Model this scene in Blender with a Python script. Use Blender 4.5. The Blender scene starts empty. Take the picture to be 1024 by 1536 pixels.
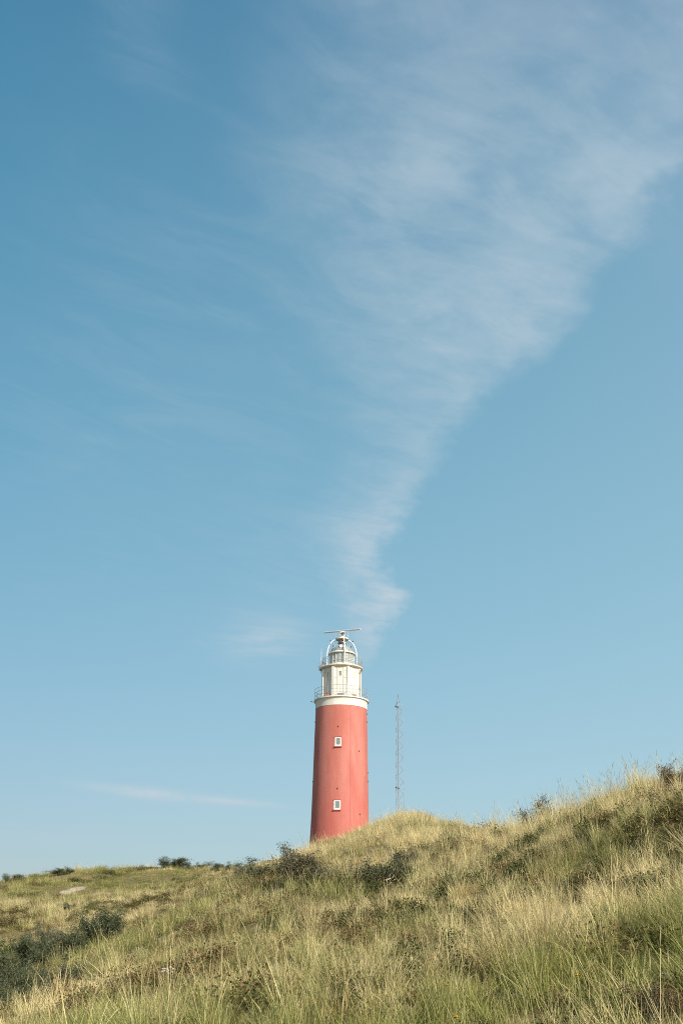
import bpy, math, numpy as np
from mathutils import Matrix, Vector
S = bpy.context.scene
COL = S.collection
R = math.radians
rng = np.random.default_rng(7)

# ------------------------------------------------------------------ camera
F = 1493.0                                   # focal length in pixels of the 1024 x 1536 frame (35 mm on a 36 mm tall frame)
PITCH, ROLL = R(23.9), R(0.75)
EYE = np.array([0.0, 0.0, 1.65])
MR = np.array(Matrix.Rotation(R(90) + PITCH, 3, 'X') @ Matrix.Rotation(ROLL, 3, 'Z'))
cam = bpy.data.cameras.new('camera')
cam.sensor_fit = 'VERTICAL'; cam.sensor_height = 36; cam.lens = 36 * F / 1536
cam.clip_start = 0.1; cam.clip_end = 8000
cob = bpy.data.objects.new('camera', cam); COL.objects.link(cob)
cob.matrix_world = Matrix.Translation(EYE) @ Matrix(MR.tolist()).to_4x4()
S.camera = cob

def ray(u, v):
    d = MR @ np.array([(u - 512) / F, -(v - 768) / F, -1.0])
    return d / np.linalg.norm(d)
def at(u, v, Y):
    d = ray(u, v)
    return EYE + d * (Y / d[1])

# ------------------------------------------------------------------ noise on arrays
def vnoise(x, y, s, seed):
    x = np.asarray(x, float) / s; y = np.asarray(y, float) / s
    ix = np.floor(x).astype(np.int64); iy = np.floor(y).astype(np.int64)
    fx = x - ix; fy = y - iy
    fx = fx * fx * (3 - 2 * fx); fy = fy * fy * (3 - 2 * fy)
    def h(a, b):
        n = (a * 374761393 + b * 668265263 + seed * 974711) & 0x7fffffff
        n = ((n ^ (n >> 13)) * 1274126177) & 0x7fffffff
        return ((n ^ (n >> 16)) & 0xffff) / 65535.0
    return (h(ix, iy) * (1 - fx) + h(ix + 1, iy) * fx) * (1 - fy) + (h(ix, iy + 1) * (1 - fx) + h(ix + 1, iy + 1) * fx) * fy

# ------------------------------------------------------------------ dune heights: thin plate spline through surveyed points
TOWER_Y = 165.0
G1, G2, G3 = 0.45, 0.40, 0.18
GL = 0.80
survey = [  # u, v, distance, grass height to take off
 (-120,1570,11.5,G1),(0,1552,12,G1),(250,1565,11.5,G1),(512,1565,10.5,G1),(780,1560,10,G1),(1024,1555,9.5,G1),(1180,1545,9,G1),
 (110,1500,17,G1),(300,1460,17.5,G1),(512,1455,16,G1),(760,1445,15,G1),(1024,1415,13.5,G1),(1220,1380,12,G1),
 (0,1532,14,GL),(100,1486,18.5,GL),(200,1438,24,GL),(300,1384,31,GL),
 (420,1385,25,G1),(560,1372,25,G1),(720,1362,22,G1),(880,1335,20,G1),(1024,1312,18,G1),(1220,1270,16,G1),
 (400,1340,33,G2),(520,1318,34,G2),(650,1296,33,G2),(780,1294,29,G2),(900,1268,26,G2),(1024,1244,24,G2),(1220,1195,21,G2),
 (365,1334,39,G2),(450,1283,45,G2),(485,1269,47,G2),(520,1258,48,G2),(560,1241,50,G2),(600,1222,52,G2),(650,1232,50,G2),(700,1240,48,G2),(780,1238,42,G2),(860,1211,37,G2),(930,1186,34,G2),(1024,1149,32,G2),(1200,1090,29,G2),
 (165,1432,50,0),(105,1446,46,0),(72,1424,53,0),(42,1462,44,0),(0,1476,43,0),(88,1482,38,0),(40,1507,36,0),(0,1524,33,0),(215,1415,50,0),
 (-100,1445,52,G3),(0,1428,57,G3),(100,1405,59,G3),(180,1388,61,G3),(250,1366,63,G3),(330,1346,66,G3),
 (-150,1385,64,G3),(0,1370,64,G3),(120,1360,70,G3),(250,1337,77,G3),(350,1327,76,G3),(420,1318,68,G3),
 (-150,1336,90,G3),(0,1324,90,G3),(60,1315,94,G3),(120,1305,97,G3),(250,1305,97,G3),(350,1305,92,G3),(430,1299,84,G3),
]
P = [at(u, v, d) - np.array([0, 0, g]) for u, v, d, g in survey]
def behind(u, v, d, extra, drop):
    p = at(u, v, d); k = (d + extra) / d
    P.append(np.array([p[0] * k, p[1] * k, p[2] - drop]))
for u, v, d in ((450,1286,45),(485,1272,47),(520,1262,48),(560,1245,50),(600,1224,52),(700,1240,48),(780,1238,42),(860,1217,37),(930,1195,34),(1024,1160,32),(1200,1090,29)):
    behind(u, v, d, 9, 1.2); behind(u, v, d, 22, 2.2)
for u, v, d in ((-150,1328,90),(0,1320,90),(120,1305,97),(250,1305,97),(350,1305,92),(430,1299,84)):
    behind(u, v, d, 14, 1.5)
for p in ((0,0,0),(-12,0,-.1),(12,0,.6),(0,-12,.2),(-4,5,-.1),(4,5,.2),(-25,12,-.6),(25,10,2.5),(-40,30,.5),(45,35,6),(50,70,5),(-70,60,5),(-70,95,9)):
    P.append(np.array(p, float))
tw0 = at(509, 1276, TOWER_Y)
for dx, dy, dz in ((0,0,0),(-9,0,-1.5),(9,0,-.4),(0,-9,-.8),(0,12,-.6),(-22,-5,-5),(-40,0,-9),(-60,-20,-10),(40,0,-3),(0,-30,-4),(-20,-35,-7),(-30,40,-8),(20,45,-6)):
    P.append(np.array([tw0[0] + dx, tw0[1] + dy, tw0[2] + dz]))
P = np.array(P)
def tps(r2):
    return np.where(r2 > 0, 0.5 * r2 * np.log(np.maximum(r2, 1e-12)), 0.0)
n = len(P)
K = tps(((P[:, None, :2] - P[None, :, :2]) ** 2).sum(-1)) + np.eye(n) * 0.6
Q = np.c_[np.ones(n), P[:, :2]]
A = np.block([[K, Q], [Q.T, np.zeros((3, 3))]])
W = np.linalg.solve(A, np.r_[P[:, 2], np.zeros(3)])
def height(x, y):
    x = np.atleast_1d(np.asarray(x, float)); y = np.atleast_1d(np.asarray(y, float))
    out = np.empty(x.shape)
    for i in range(0, len(x), 20000):
        xs, ys = x[i:i + 20000], y[i:i + 20000]
        r2 = (xs[:, None] - P[None, :, 0]) ** 2 + (ys[:, None] - P[None, :, 1]) ** 2
        out[i:i + 20000] = tps(r2) @ W[:n] + W[n] + W[n + 1] * xs + W[n + 2] * ys
    e = np.hypot(x / 105.0, (y - 75) / 130.0)
    w = np.clip((1.35 - e) / 0.4, 0, 1); w = w * w * (3 - 2 * w)
    far = 6.0 * vnoise(x, y, 90, 3) + 2.0 * vnoise(x, y, 34, 4) - 1.5 - 4 * np.clip((np.hypot(x, y) - 300) / 900, 0, 1)
    out = np.clip(out, -3, 24) * w + far * (1 - w)
    near = np.clip((np.hypot(x, y) - 4) / 8, 0, 1)
    out += near * (0.34 * (vnoise(x, y, 2.6, 1) - .5) + 0.16 * (vnoise(x, y, 1.1, 2) - .5) + 0.5 * (vnoise(x, y, 7, 9) - .5))
    return out
def hz(x, y):
    return float(height([x], [y])[0])
def hit(u, v, off=0.0, tmax=130):
    d = ray(u, v); t = np.arange(5, tmax, .05)
    p = EYE + t[:, None] * d
    below = p[:, 2] < height(p[:, 0], p[:, 1]) + off
    i = int(np.argmax(below)) if below.any() else len(t) - 1
    return p[i]

# ------------------------------------------------------------------ materials
def mat(name):
    m = bpy.data.materials.new(name); m.use_nodes = True
    return m, m.node_tree, m.node_tree.nodes['Principled BSDF']
def node(nt, kind, **kw):
    nd = nt.nodes.new(kind)
    for k, v in kw.items():
        if k.startswith('i_'):
            nd.inputs[int(k[2:])].default_value = v
        else:
            setattr(nd, k, v)
    return nd
def lk(nt, a, b): nt.links.new(a, b)
def mth(nt, op, a, b=None, clamp=False):
    nd = nt.nodes.new('ShaderNodeMath'); nd.operation = op; nd.use_clamp = clamp
    for i, s in enumerate((a, b)):
        if s is None: continue
        if isinstance(s, (int, float)): nd.inputs[i].default_value = s
        else: nt.links.new(s, nd.inputs[i])
    return nd.outputs[0]
def mixc(nt, f, a, b, mode='MIX'):
    nd = nt.nodes.new('ShaderNodeMix'); nd.data_type = 'RGBA'; nd.blend_type = mode
    for s, i in ((f, 0), (a, 6), (b, 7)):
        if isinstance(s, (int, float)): nd.inputs[i].default_value = s
        elif isinstance(s, (tuple, list)): nd.inputs[i].default_value = (*s, 1)
        else: nt.links.new(s, nd.inputs[i])
    return nd.outputs[2]
def ramp(nt, x, lo, hi, smooth=True):
    nd = nt.nodes.new('ShaderNodeMapRange'); nd.interpolation_type = 'SMOOTHSTEP' if smooth else 'LINEAR'
    nt.links.new(x, nd.inputs[0])
    for i, s in ((1, lo), (2, hi)):
        if isinstance(s, (int, float)): nd.inputs[i].default_value = s
        else: nt.links.new(s, nd.inputs[i])
    return nd.outputs[0]
def noise(nt, vec, scale, detail=4, rough=.55, dist=0):
    nd = nt.nodes.new('ShaderNodeTexNoise'); nd.inputs['Scale'].default_value = scale
    nd.inputs['Detail'].default_value = detail; nd.inputs['Roughness'].default_value = rough; nd.inputs['Distortion'].default_value = dist
    if vec is not None: nt.links.new(vec, nd.inputs['Vector'])
    return nd.outputs[0]
def scaled(nt, vec, s, rot=(0, 0, 0), loc=(0, 0, 0)):
    nd = nt.nodes.new('ShaderNodeMapping'); nd.inputs[1].default_value = loc; nd.inputs[2].default_value = rot; nd.inputs[3].default_value = s
    nt.links.new(vec, nd.inputs[0]); return nd.outputs[0]

def paint(name, base, other, stain=None, rough=.6, sc=1.0, bump=.0):
    m, nt, b = mat(name)
    oc = node(nt, 'ShaderNodeTexCoord').outputs['Object']
    a = noise(nt, scaled(nt, oc, (1, 1, .35)), .9 * sc, 6)
    c = mixc(nt, ramp(nt, a, .35, .68), base, other)
    if stain:
        st = noise(nt, scaled(nt, oc, (2.2, 2.2, .25)), 1.3 * sc, 5, .6)
        c = mixc(nt, mth(nt, 'MULTIPLY', ramp(nt, st, .58, .78), .55), c, stain)
    lk(nt, c, b.inputs['Base Color']); b.inputs['Roughness'].default_value = rough
    b.inputs['Specular IOR Level'].default_value = .25
    if bump:
        bp = node(nt, 'ShaderNodeBump'); bp.inputs['Strength'].default_value = bump; bp.inputs['Distance'].default_value = .02
        lk(nt, noise(nt, oc, 9, 5), bp.inputs['Height']); lk(nt, bp.outputs[0], b.inputs['Normal'])
    return m
def plain(name, c, rough=.55, metal=0, spec=.3):
    m, nt, b = mat(name)
    oc = node(nt, 'ShaderNodeTexCoord').outputs['Object']
    k = noise(nt, oc, 3.0, 3)
    lk(nt, mixc(nt, ramp(nt, k, .3, .7), tuple(x * .88 for x in c), tuple(min(1, x * 1.08) for x in c)), b.inputs['Base Color'])
    b.inputs['Roughness'].default_value = rough; b.inputs['Metallic'].default_value = metal; b.inputs['Specular IOR Level'].default_value = spec
    return m

def red_paint():
    m, nt, b = mat('red_paint')
    oc = node(nt, 'ShaderNodeTexCoord').outputs['Object']
    sep = node(nt, 'ShaderNodeSeparateXYZ'); lk(nt, oc, sep.inputs[0])
    a = noise(nt, scaled(nt, oc, (1, 1, .22)), .55, 7, .6)
    c = mixc(nt, ramp(nt, a, .36, .66), (.415, .132, .105), (.47, .178, .148))
    # paint is deeper red lower on the shaft, paler higher up
    zf = ramp(nt, mth(nt, 'ADD', sep.outputs[2], mth(nt, 'MULTIPLY', noise(nt, oc, .4, 4), 5)), 3, 17)
    c = mixc(nt, zf, mixc(nt, .42, c, (.40, .092, .074)), c)
    st = noise(nt, scaled(nt, oc, (3.2, 3.2, .16)), 1.0, 6, .65)
    c = mixc(nt, mth(nt, 'MULTIPLY', ramp(nt, st, .56, .74), .22), c, (.67, .34, .27))
    sp = noise(nt, oc, 4.4, 4, .75)
    c = mixc(nt, mth(nt, 'MULTIPLY', ramp(nt, sp, .66, .74), .45), c, (.66, .42, .35))
    dk = noise(nt, scaled(nt, oc, (1, 1, .6), loc=(7, 3, 1)), 2.2, 5, .7)
    c = mixc(nt, mth(nt, 'MULTIPLY', ramp(nt, dk, .58, .74), .42), c, (.33, .07, .058))
    lk(nt, c, b.inputs['Base Color']); b.inputs['Roughness'].default_value = .75; b.inputs['Specular IOR Level'].default_value = .15
    bp = node(nt, 'ShaderNodeBump'); bp.inputs['Strength'].default_value = .35; bp.inputs['Distance'].default_value = .03
    lk(nt, noise(nt, scaled(nt, oc, (1, 1, 3)), 2.5, 6, .65), bp.inputs['Height']); lk(nt, bp.outputs[0], b.inputs['Normal'])
    return m
M = {}
M['red'] = red_paint()
M['white'] = paint('white_paint', (.575, .557, .50), (.63, .616, .565), (.50, .45, .36), .6)
M['band'] = paint('weathered_white_paint', (.60, .585, .53), (.67, .65, .60), (.38, .37, .34), .7, 1.2)
M['cream'] = paint('cream_paint', (.60, .545, .45), (.64, .59, .50), (.5, .39, .28), .65)
M['clean'] = plain('clean_white_metal', (.68, .67, .63), .45)
M['rail'] = plain('galvanised_rail', (.30, .34, .37), .5, .2)
M['dome'] = plain('grey_green_metal', (.25, .28, .265), .55, .1)
M['dark'] = plain('dark_metal', (.07, .07, .075), .5)
M['rust'] = plain('rusty_red_metal', (.36, .16, .12), .8)
M['tan'] = plain('tan_metal', (.36, .29, .22), .7)
M['sill'] = plain('dark_red_sill', (.33, .06, .05), .7)
M['mast'] = plain('mast_steel', (.33, .34, .355), .5, .3)
m, nt, b = mat('window_glass'); b.inputs['Base Color'].default_value = (.16, .19, .20, 1); b.inputs['Roughness'].default_value = .12; b.inputs['Specular IOR Level'].default_value = .6; M['glass'] = m
m, nt, b = mat('frosted_glass'); b.inputs['Base Color'].default_value = (.52, .52, .48, 1); b.inputs['Roughness'].default_value = .4; M['frost'] = m
m, nt, b = mat('lantern_glass')
b.inputs['Base Color'].default_value = (.40, .44, .41, 1); b.inputs['Roughness'].default_value = .1
tr = node(nt, 'ShaderNodeBsdfTransparent'); tr.inputs[0].default_value = (.93, .95, .94, 1)
mx = node(nt, 'ShaderNodeMixShader'); mx.inputs[0].default_value = .74
lk(nt, tr.outputs[0], mx.inputs[1]); lk(nt, b.outputs[0], mx.inputs[2]); lk(nt, mx.outputs[0], nt.nodes['Material Output'].inputs[0]); M['lglass'] = m

# ------------------------------------------------------------------ mesh builder
class MB:
    def __init__(s): s.v = []; s.f = []
    def add(s, vs, fs):
        o = len(s.v); s.v += [tuple(map(float, q)) for q in vs]; s.f += [tuple(i + o for i in q) for q in fs]
    def box(s, c, sx, sy, sz, ang=0.0):
        ca, sa = math.cos(ang), math.sin(ang); vs = []
        for z in (-.5, .5):
            for x, y in ((-.5, -.5), (.5, -.5), (.5, .5), (-.5, .5)):
                X, Y = x * sx, y * sy
                vs.append((c[0] + X * ca - Y * sa, c[1] + X * sa + Y * ca, c[2] + z * sz))
        s.add(vs, [(0, 3, 2, 1), (4, 5, 6, 7), (0, 1, 5, 4), (1, 2, 6, 5), (2, 3, 7, 6), (3, 0, 4, 7)])
    def tube(s, pts, r, k=8, r2=None, closed=False):
        pts = [np.array(q, float) for q in pts]; m_ = len(pts); vs = []
        for i, p in enumerate(pts):
            a = pts[i - 1] if (i > 0 or closed) else p
            c = pts[(i + 1) % m_] if (i < m_ - 1 or closed) else p
            t = c - a; t /= np.linalg.norm(t) + 1e-9
            up = np.array([0, 0, 1.0]) if abs(t[2]) < .9 else np.array([1.0, 0, 0])
            n1 = np.cross(t, up); n1 /= np.linalg.norm(n1); n2 = np.cross(t, n1)
            rr = r if r2 is None else r + (r2 - r) * i / max(1, m_ - 1)
            for j in range(k):
                th = 2 * math.pi * j / k
                vs.append(p + rr * (math.cos(th) * n1 + math.sin(th) * n2))
        fs = []
        for i in range(m_ if closed else m_ - 1):
            for j in range(k):
                a = i * k + j; b_ = i * k + (j + 1) % k; i2 = (i + 1) % m_
                fs.append((a, b_, i2 * k + (j + 1) % k, i2 * k + j))
        if not closed:
            fs.append(tuple(range(k))[::-1]); fs.append(tuple((m_ - 1) * k + j for j in range(k)))
        s.add(vs, fs)
    def ring(s, r, z, t, k=64, kk=6):
        s.tube([(r * math.cos(2 * math.pi * i / k), r * math.sin(2 * math.pi * i / k), z) for i in range(k)], t, kk, closed=True)
    def lathe(s, prof, k=96, cap0=False, cap1=False):
        vs = []; fs = []
        for r, z in prof:
            vs += [(r * math.cos(2 * math.pi * j / k), r * math.sin(2 * math.pi * j / k), z) for j in range(k)]
        for i in range(len(prof) - 1):
            for j in range(k):
                fs.append((i * k + j, i * k + (j + 1) % k, (i + 1) * k + (j + 1) % k, (i + 1) * k + j))
        if cap0: fs.append(tuple(range(k))[::-1])
        if cap1: fs.append(tuple((len(prof) - 1) * k + j for j in range(k)))
        s.add(vs, fs)
    def build(s, name, material, parent=None, smooth=False):
        me = bpy.data.meshes.new(name); me.from_pydata(s.v, [], s.f)
        me.materials.append(material)
        if smooth:
            try: me.shade_smooth()
            except Exception: pass
            try: me.set_sharp_from_angle(angle=R(35))
            except Exception: pass
        o = bpy.data.objects.new(name, me); COL.objects.link(o)
        if parent is not None: o.parent = parent
        return o
def tag(o, label=None, cat=None, group=None, kind=None):
    for k, v in (('label', label), ('category', cat), ('group', group), ('kind', kind)):
        if v: o[k] = v
    return o
def empty(name, loc):
    o = bpy.data.objects.new(name, None); o.location = loc; o.empty_display_size = .3; COL.objects.link(o); return o
def one(name, fn, material, parent, smooth=False):
    b_ = MB(); fn(b_); return b_.build(name, material, parent, smooth)

# ------------------------------------------------------------------ the ground: one sheet to the horizon
def axis(lo, hi, step, out):
    a = list(np.arange(lo, hi + step / 2, step)); d = step
    L = [lo]; H = [hi]
    while L[-1] > -out: d *= 1.28; L.append(L[-1] - d)
    d = step
    while H[-1] < out: d *= 1.28; H.append(H[-1] + d)
    return np.array(L[:0:-1] + a + H[1:])
gx = axis(-62, 62, .5, 3500); gy = axis(-10, 125, .5, 3500)
GX, GY = np.meshgrid(gx, gy)
GZ = height(GX.ravel(), GY.ravel())
me = bpy.data.meshes.new('dune_ground')
nx, ny = len(gx), len(gy)
me.vertices.add(nx * ny); me.vertices.foreach_set('co', np.c_[GX.ravel(), GY.ravel(), GZ].astype(np.float32).ravel())
ii = (np.arange(ny - 1)[:, None] * nx + np.arange(nx - 1)[None]).ravel()
fc = np.c_[ii, ii + 1, ii + nx + 1, ii + nx].astype(np.int32)
me.loops.add(fc.size); me.polygons.add(len(fc))
me.loops.foreach_set('vertex_index', fc.ravel()); me.polygons.foreach_set('loop_start', np.arange(0, fc.size, 4, dtype=np.int32))
me.update(calc_edges=True); me.shade_smooth()
sand_at = [(hit(151, 1345), 1.0, .5), (hit(116, 1333), .75, .6), (hit(100, 1338), .5, .3)]
m, nt, b = mat('dune_soil')
geo = node(nt, 'ShaderNodeNewGeometry').outputs['Position']
a1 = noise(nt, geo, .35, 6, .6); a2 = noise(nt, geo, 3.0, 5, .65); a3 = noise(nt, geo, 22, 3, .6)
c = mixc(nt, ramp(nt, a1, .38, .62), (.14, .108, .055), (.215, .168, .088))
c = mixc(nt, ramp(nt, a2, .42, .64), c, (.10, .095, .038))
c = mixc(nt, mth(nt, 'MULTIPLY', ramp(nt, a3, .5, .75), .5), c, (.30, .24, .13))
sp = node(nt, 'ShaderNodeSeparateXYZ'); lk(nt, geo, sp.inputs[0])
wob = mth(nt, 'MULTIPLY', mth(nt, 'SUBTRACT', noise(nt, geo, 1.6, 4, .6), .5), 2.0)
tot = None
for p, wx, wy in sand_at:
    dx = mth(nt, 'POWER', mth(nt, 'DIVIDE', mth(nt, 'SUBTRACT', sp.outputs[0], float(p[0])), wx), 2)
    dy = mth(nt, 'POWER', mth(nt, 'DIVIDE', mth(nt, 'SUBTRACT', sp.outputs[1], float(p[1])), wy * 2.2), 2)
    q = ramp(nt, mth(nt, 'ADD', mth(nt, 'ADD', dx, dy), wob), 1.2, .3)
    tot = q if tot is None else mth(nt, 'MAXIMUM', tot, q)
c = mixc(nt, tot, c, (.40, .33, .24))
lk(nt, c, b.inputs['Base Color']); b.inputs['Roughness'].default_value = .95; b.inputs['Specular IOR Level'].default_value = .05
bp = node(nt, 'ShaderNodeBump'); bp.inputs['Strength'].default_value = .8; bp.inputs['Distance'].default_value = .08
lk(nt, a2, bp.inputs['Height']); lk(nt, bp.outputs[0], b.inputs['Normal'])
me.materials.append(m)
go = bpy.data.objects.new('dune_ground', me); COL.objects.link(go)
tag(go, 'sandy dune ground with thin soil under the grass', 'ground', kind='structure')

# ------------------------------------------------------------------ the lighthouse
T = at(509.3, 1262, TOWER_Y)
BZ = hz(T[0], T[1])
LH = empty('lighthouse', (T[0], T[1], BZ))
tag(LH, 'tall red and white lighthouse with radar bar on its lantern, behind the dune crest', 'lighthouse')
AX = lambda v: 509.3 + (1262 - v) * 0.0118            # the tower's axis in the frame
def Zt(v, dy=0.0): return at(AX(v), v, TOWER_Y + dy)[2] - BZ
def Rt(w, v): return (at(AX(v) + w, v, TOWER_Y)[0] - at(AX(v) - w, v, TOWER_Y)[0]) / 2
prof = [(Rt(44.9, 1262) + .12, -1.5)]
for v, w in ((1262, 44.9), (1245, 43.9), (1215, 42.7), (1180, 41.6), (1150, 40.8), (1120, 40.0), (1090, 39.1), (1065.4, 38.4)):
    prof.append((Rt(w, v), Zt(v)))
r_at = lambda z: float(np.interp(z, [q[1] for q in prof], [q[0] for q in prof]))
zr = Zt(1065.4)
one('tower_shaft', lambda q: q.lathe(prof, 128), M['red'], LH, True)
r0 = Rt(38.4, 1065.4)
band = [(r0 + .03, zr), (r0 + .04, Zt(1059)), (Rt(39.0, 1056.5), Zt(1056.5)), (Rt(39.5, 1054.5), Zt(1054.0))]
one('white_collar', lambda q: q.lathe(band, 128), M['band'], LH, True)
rg = Rt(41.1, 1053); zg = Zt(1052.2)
one('gallery_floor', lambda q: q.lathe([(Rt(39.4, 1054.5), Zt(1054.0)), (rg, Zt(1053.9)), (rg, zg), (1.0, zg)], 128), M['band'], LH, True)

def railing(r, z, h, rails, posts, t, name, post_t):
    o = one(name, lambda q: [q.ring(r, z + h * k, t) for k in rails], M['rail'], LH, True)
    for i in range(posts):
        a = 2 * math.pi * (i + .3) / posts
        one('railing_post', lambda q: q.tube([(r * math.cos(a), r * math.sin(a), z), (r * math.cos(a), r * math.sin(a), z + h + .02)], post_t, 6), M['rail'], o)
    return o
railing(rg - .1, zg, 1.75, (.33, .66, 1.0), 26, .028, 'lower_railing', .032)

# octagonal watch room
OC = R(-4.0)                                          # its front face looks a little to the left
wr = Rt(29.6, 1025); zw0, zw1 = zg, Zt(1006.5)
oct_a = [-math.pi / 2 + OC + R(22.5 + 45 * k) for k in range(8)]
ov = [(wr * math.cos(a), wr * math.sin(a)) for a in oct_a]
def octo(q):
    q.add([(x, y, z) for z in (zw0, zw1) for x, y in ov], [(k, (k + 1) % 8, 8 + (k + 1) % 8, 8 + k) for k in range(8)])
one('watch_room_wall', octo, M['white'], LH)
ap = wr * math.cos(R(22.5)); side = 2 * wr * math.sin(R(22.5)); hw = zw1 - zw0
for k in range(8):
    a = oct_a[k]
    one('corner_pilaster', lambda q: q.box((wr * .985 * math.cos(a), wr * .985 * math.sin(a), (zw0 + zw1) / 2), .34, .40, hw - .02, a), M['white'], LH)
for k in range(8):
    fa = -math.pi / 2 + OC + R(45 * k)                # outward angle of the face
    n_ = np.array([math.cos(fa), math.sin(fa)]); t_ = np.array([-math.sin(fa), math.cos(fa)])
    def pt(s, out, z): p_ = n_ * (ap + out) + t_ * s; return (p_[0], p_[1], z)
    def battens(q):
        for s in (-.52, .52): q.box(pt(s, .03, zw0 + hw * .5), .07, .07, hw - .06, fa)
        for zz in (.14, .40, .645, .88):
            for s in (-.52 - (side / 2 - .52) / 2 + .04, .52 + (side / 2 - .52) / 2 - .04):
                q.box(pt(s, .02, zw0 + hw * zz), .045, side / 2 - .74, .05, fa)
    one('wall_batten', battens, M['cream'], LH)
    zc = zw0 + hw * .77
    fr = MB()
    for s in (-.24, .24): fr.box(pt(s, .035, zc), .07, .06, .86, fa)
    for zz in (-.40, .40): fr.box(pt(0, .036, zc + zz), .072, .42, .06, fa)
    fr.box(pt(0, .03, zc), .05, .42, .035, fa); fr.box(pt(0, .029, zc), .05, .035, .74, fa)
    fo = fr.build('watch_room_window', M['clean'], LH)
    one('window_pane', lambda q: q.box(pt(0, .012, zc), .02, .42, .74, fa), M['frost' if k == 1 else 'glass'], fo)
    one('wall_vent', lambda q: [q.box(pt(0.12, .03 + .02 * (j % 2), zw0 + .30 + .085 * j), .05, 1.15, .05, fa) for j in range(5)], M['tan' if k % 2 else 'rail'], LH)
fa = -math.pi / 2 + OC + R(66)
one('tan_upright', lambda q: [q.tube([((wr + .18) * math.cos(fa), (wr + .18) * math.sin(fa), zw0 + z) for z in (.1, hw - .2)], .075, 8)] + [q.box(((wr + .12) * math.cos(fa), (wr + .12) * math.sin(fa), zw0 + z), .3, .26, .16, fa) for z in (1.75, hw - .75)], M['tan'], LH, True)  # tan upright with two brackets, right of the front face

# upper gallery, lantern, dome
ru = Rt(31.6, 1006); zu = Zt(1003.3)
one('upper_gallery', lambda q: q.lathe([(ap * .9, zw1 - .03), (ru - .55, zw1 + .02), (ru - .2, zw1 + .1), (ru, zw1 + .22), (ru, zu), (ru - .06, zu + .05), (.8, zu + .06)], 128), M['cream'], LH, True)
railing(ru - .12, zu + .04, 1.38, (.2, .4, .6, .8, 1.0), 30, .028, 'upper_railing', .03)
rl = Rt(17.8, 985); ze = Zt(982.4)
one('lantern_plinth', lambda q: q.lathe([(rl + .12, zu + .06), (rl + .12, zu + .55), (rl + .02, zu + .62), (rl - .3, zu + .62)], 64), M['clean'], LH, True)
one('lantern_glazing', lambda q: q.lathe([(rl, zu + .62), (rl, ze)], 64), M['lglass'], LH, True)
for i in range(20):
    a = 2 * math.pi * (i + .35) / 20
    one('lantern_mullion', lambda q: q.box(((rl + .03) * math.cos(a), (rl + .03) * math.sin(a), (zu + .62 + ze) / 2), .08, .06, ze - zu - .63, a), M['clean'], LH)
one('glazing_rail', lambda q: q.ring(rl + .05, zu + 1.15, .035), M['clean'], LH, True)
one('lantern_lens', lambda q: q.lathe([(.25, zu + .1), (.7, zu + .7), (.85, zu + 1.2), (.7, zu + 1.75), (.3, zu + 2.1)], 32), M['dark'], LH, True)
re_ = Rt(20.3, 982)
one('lantern_eave', lambda q: q.lathe([(rl - .1, ze - .02), (re_, ze - .04), (re_ + .03, ze + .08), (re_ - .1, ze + .2), (re_ - .3, ze + .22)], 64), M['clean'], LH, True)
zd = Zt(969.0)
dome = []
for i in range(13):
    th = R(90 * i / 12)
    dome.append((.55 + (re_ - .35 - .55) * math.cos(th) ** .95, ze + .18 + (zd - ze - .18) * math.sin(th)))
one('dome_roof', lambda q: q.lathe(dome, 64, cap1=True), M['dome'], LH, True)
for i in range(12):
    a = 2 * math.pi * (i + .3) / 12
    one('dome_rib', lambda q: q.tube([((r + .02) * math.cos(a), (r + .02) * math.sin(a), z) for r, z in dome], .03, 5), M['rail'], LH)
zp = Zt(960.0)
one('dome_vent', lambda q: q.lathe([(.55, zd - .15), (.55, zd + .35), (.74, zd + .40), (.70, zd + .62), (.34, zd + .72), (.30, zp - .1)], 24, cap1=True), M['rail'], LH, True)
for p_, sz, an in (((-.2, -.85, zd + .5), (.34, .3, .4), .2), ((.2, -.95, zd + .25), (.2, .25, .3), .5), ((-1.55, -1.2, zd - .35), (.18, .18, .2), 0), ((1.55, -1.0, zd - .4), (.2, .18, .2), 0)):
    one('roof_floodlight', lambda q: q.box(p_, *sz, an), M['dark'], LH)
one('roof_step', lambda q: q.box((.1, -1.0, zd - .1), .75, .3, .16, .1), M['dark'], LH)
one('roof_ladder', lambda q: q.tube([(.45, -1.35, zd - .35), (-.1, -.8, zd + .55)], .05, 5), M['dark'], LH)
one('access_hatch', lambda q: q.box((.0, -1.75, zd - .55), .8, .35, .5, 0), M['clean'], LH)

# four bent arms carrying the radar platform
AR = R(10.0); rb = Rt(22.7, 996); zb = zu + .05; rp = Rt(10.0, 961)
for k in range(4):
    a = -math.pi / 2 + AR + math.pi / 2 * k
    pts = [(rb, zb), (rb, Zt(985))]
    for i in range(1, 13):
        th = R(90 * i / 12 * .93)
        pts.append((rp * .72 + (rb - rp * .72) * math.cos(th) ** .9, Zt(985) + (zp - Zt(985)) * math.sin(th) ** 1.05))
    one('arched_arm', lambda q: q.tube([(r * math.cos(a), r * math.sin(a), z) for r, z in pts], .10, 8), M['clean'], LH, True)
    one('arm_foot', lambda q: q.box((rb * math.cos(a), rb * math.sin(a), zb + .06), .5, .5, .1, a), M['clean'], LH)
one('radar_platform', lambda q: q.lathe([(.35, zp - .06), (rp - .12, zp - .06), (rp, zp + .02), (rp, zp + .2), (.3, zp + .22)], 40), M['cream'], LH, True)
pr = one('platform_railing', lambda q: [q.ring(rp - .05, zp + h, .014, 32, 5) for h in (.65, 1.25)], M['clean'], LH)
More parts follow.
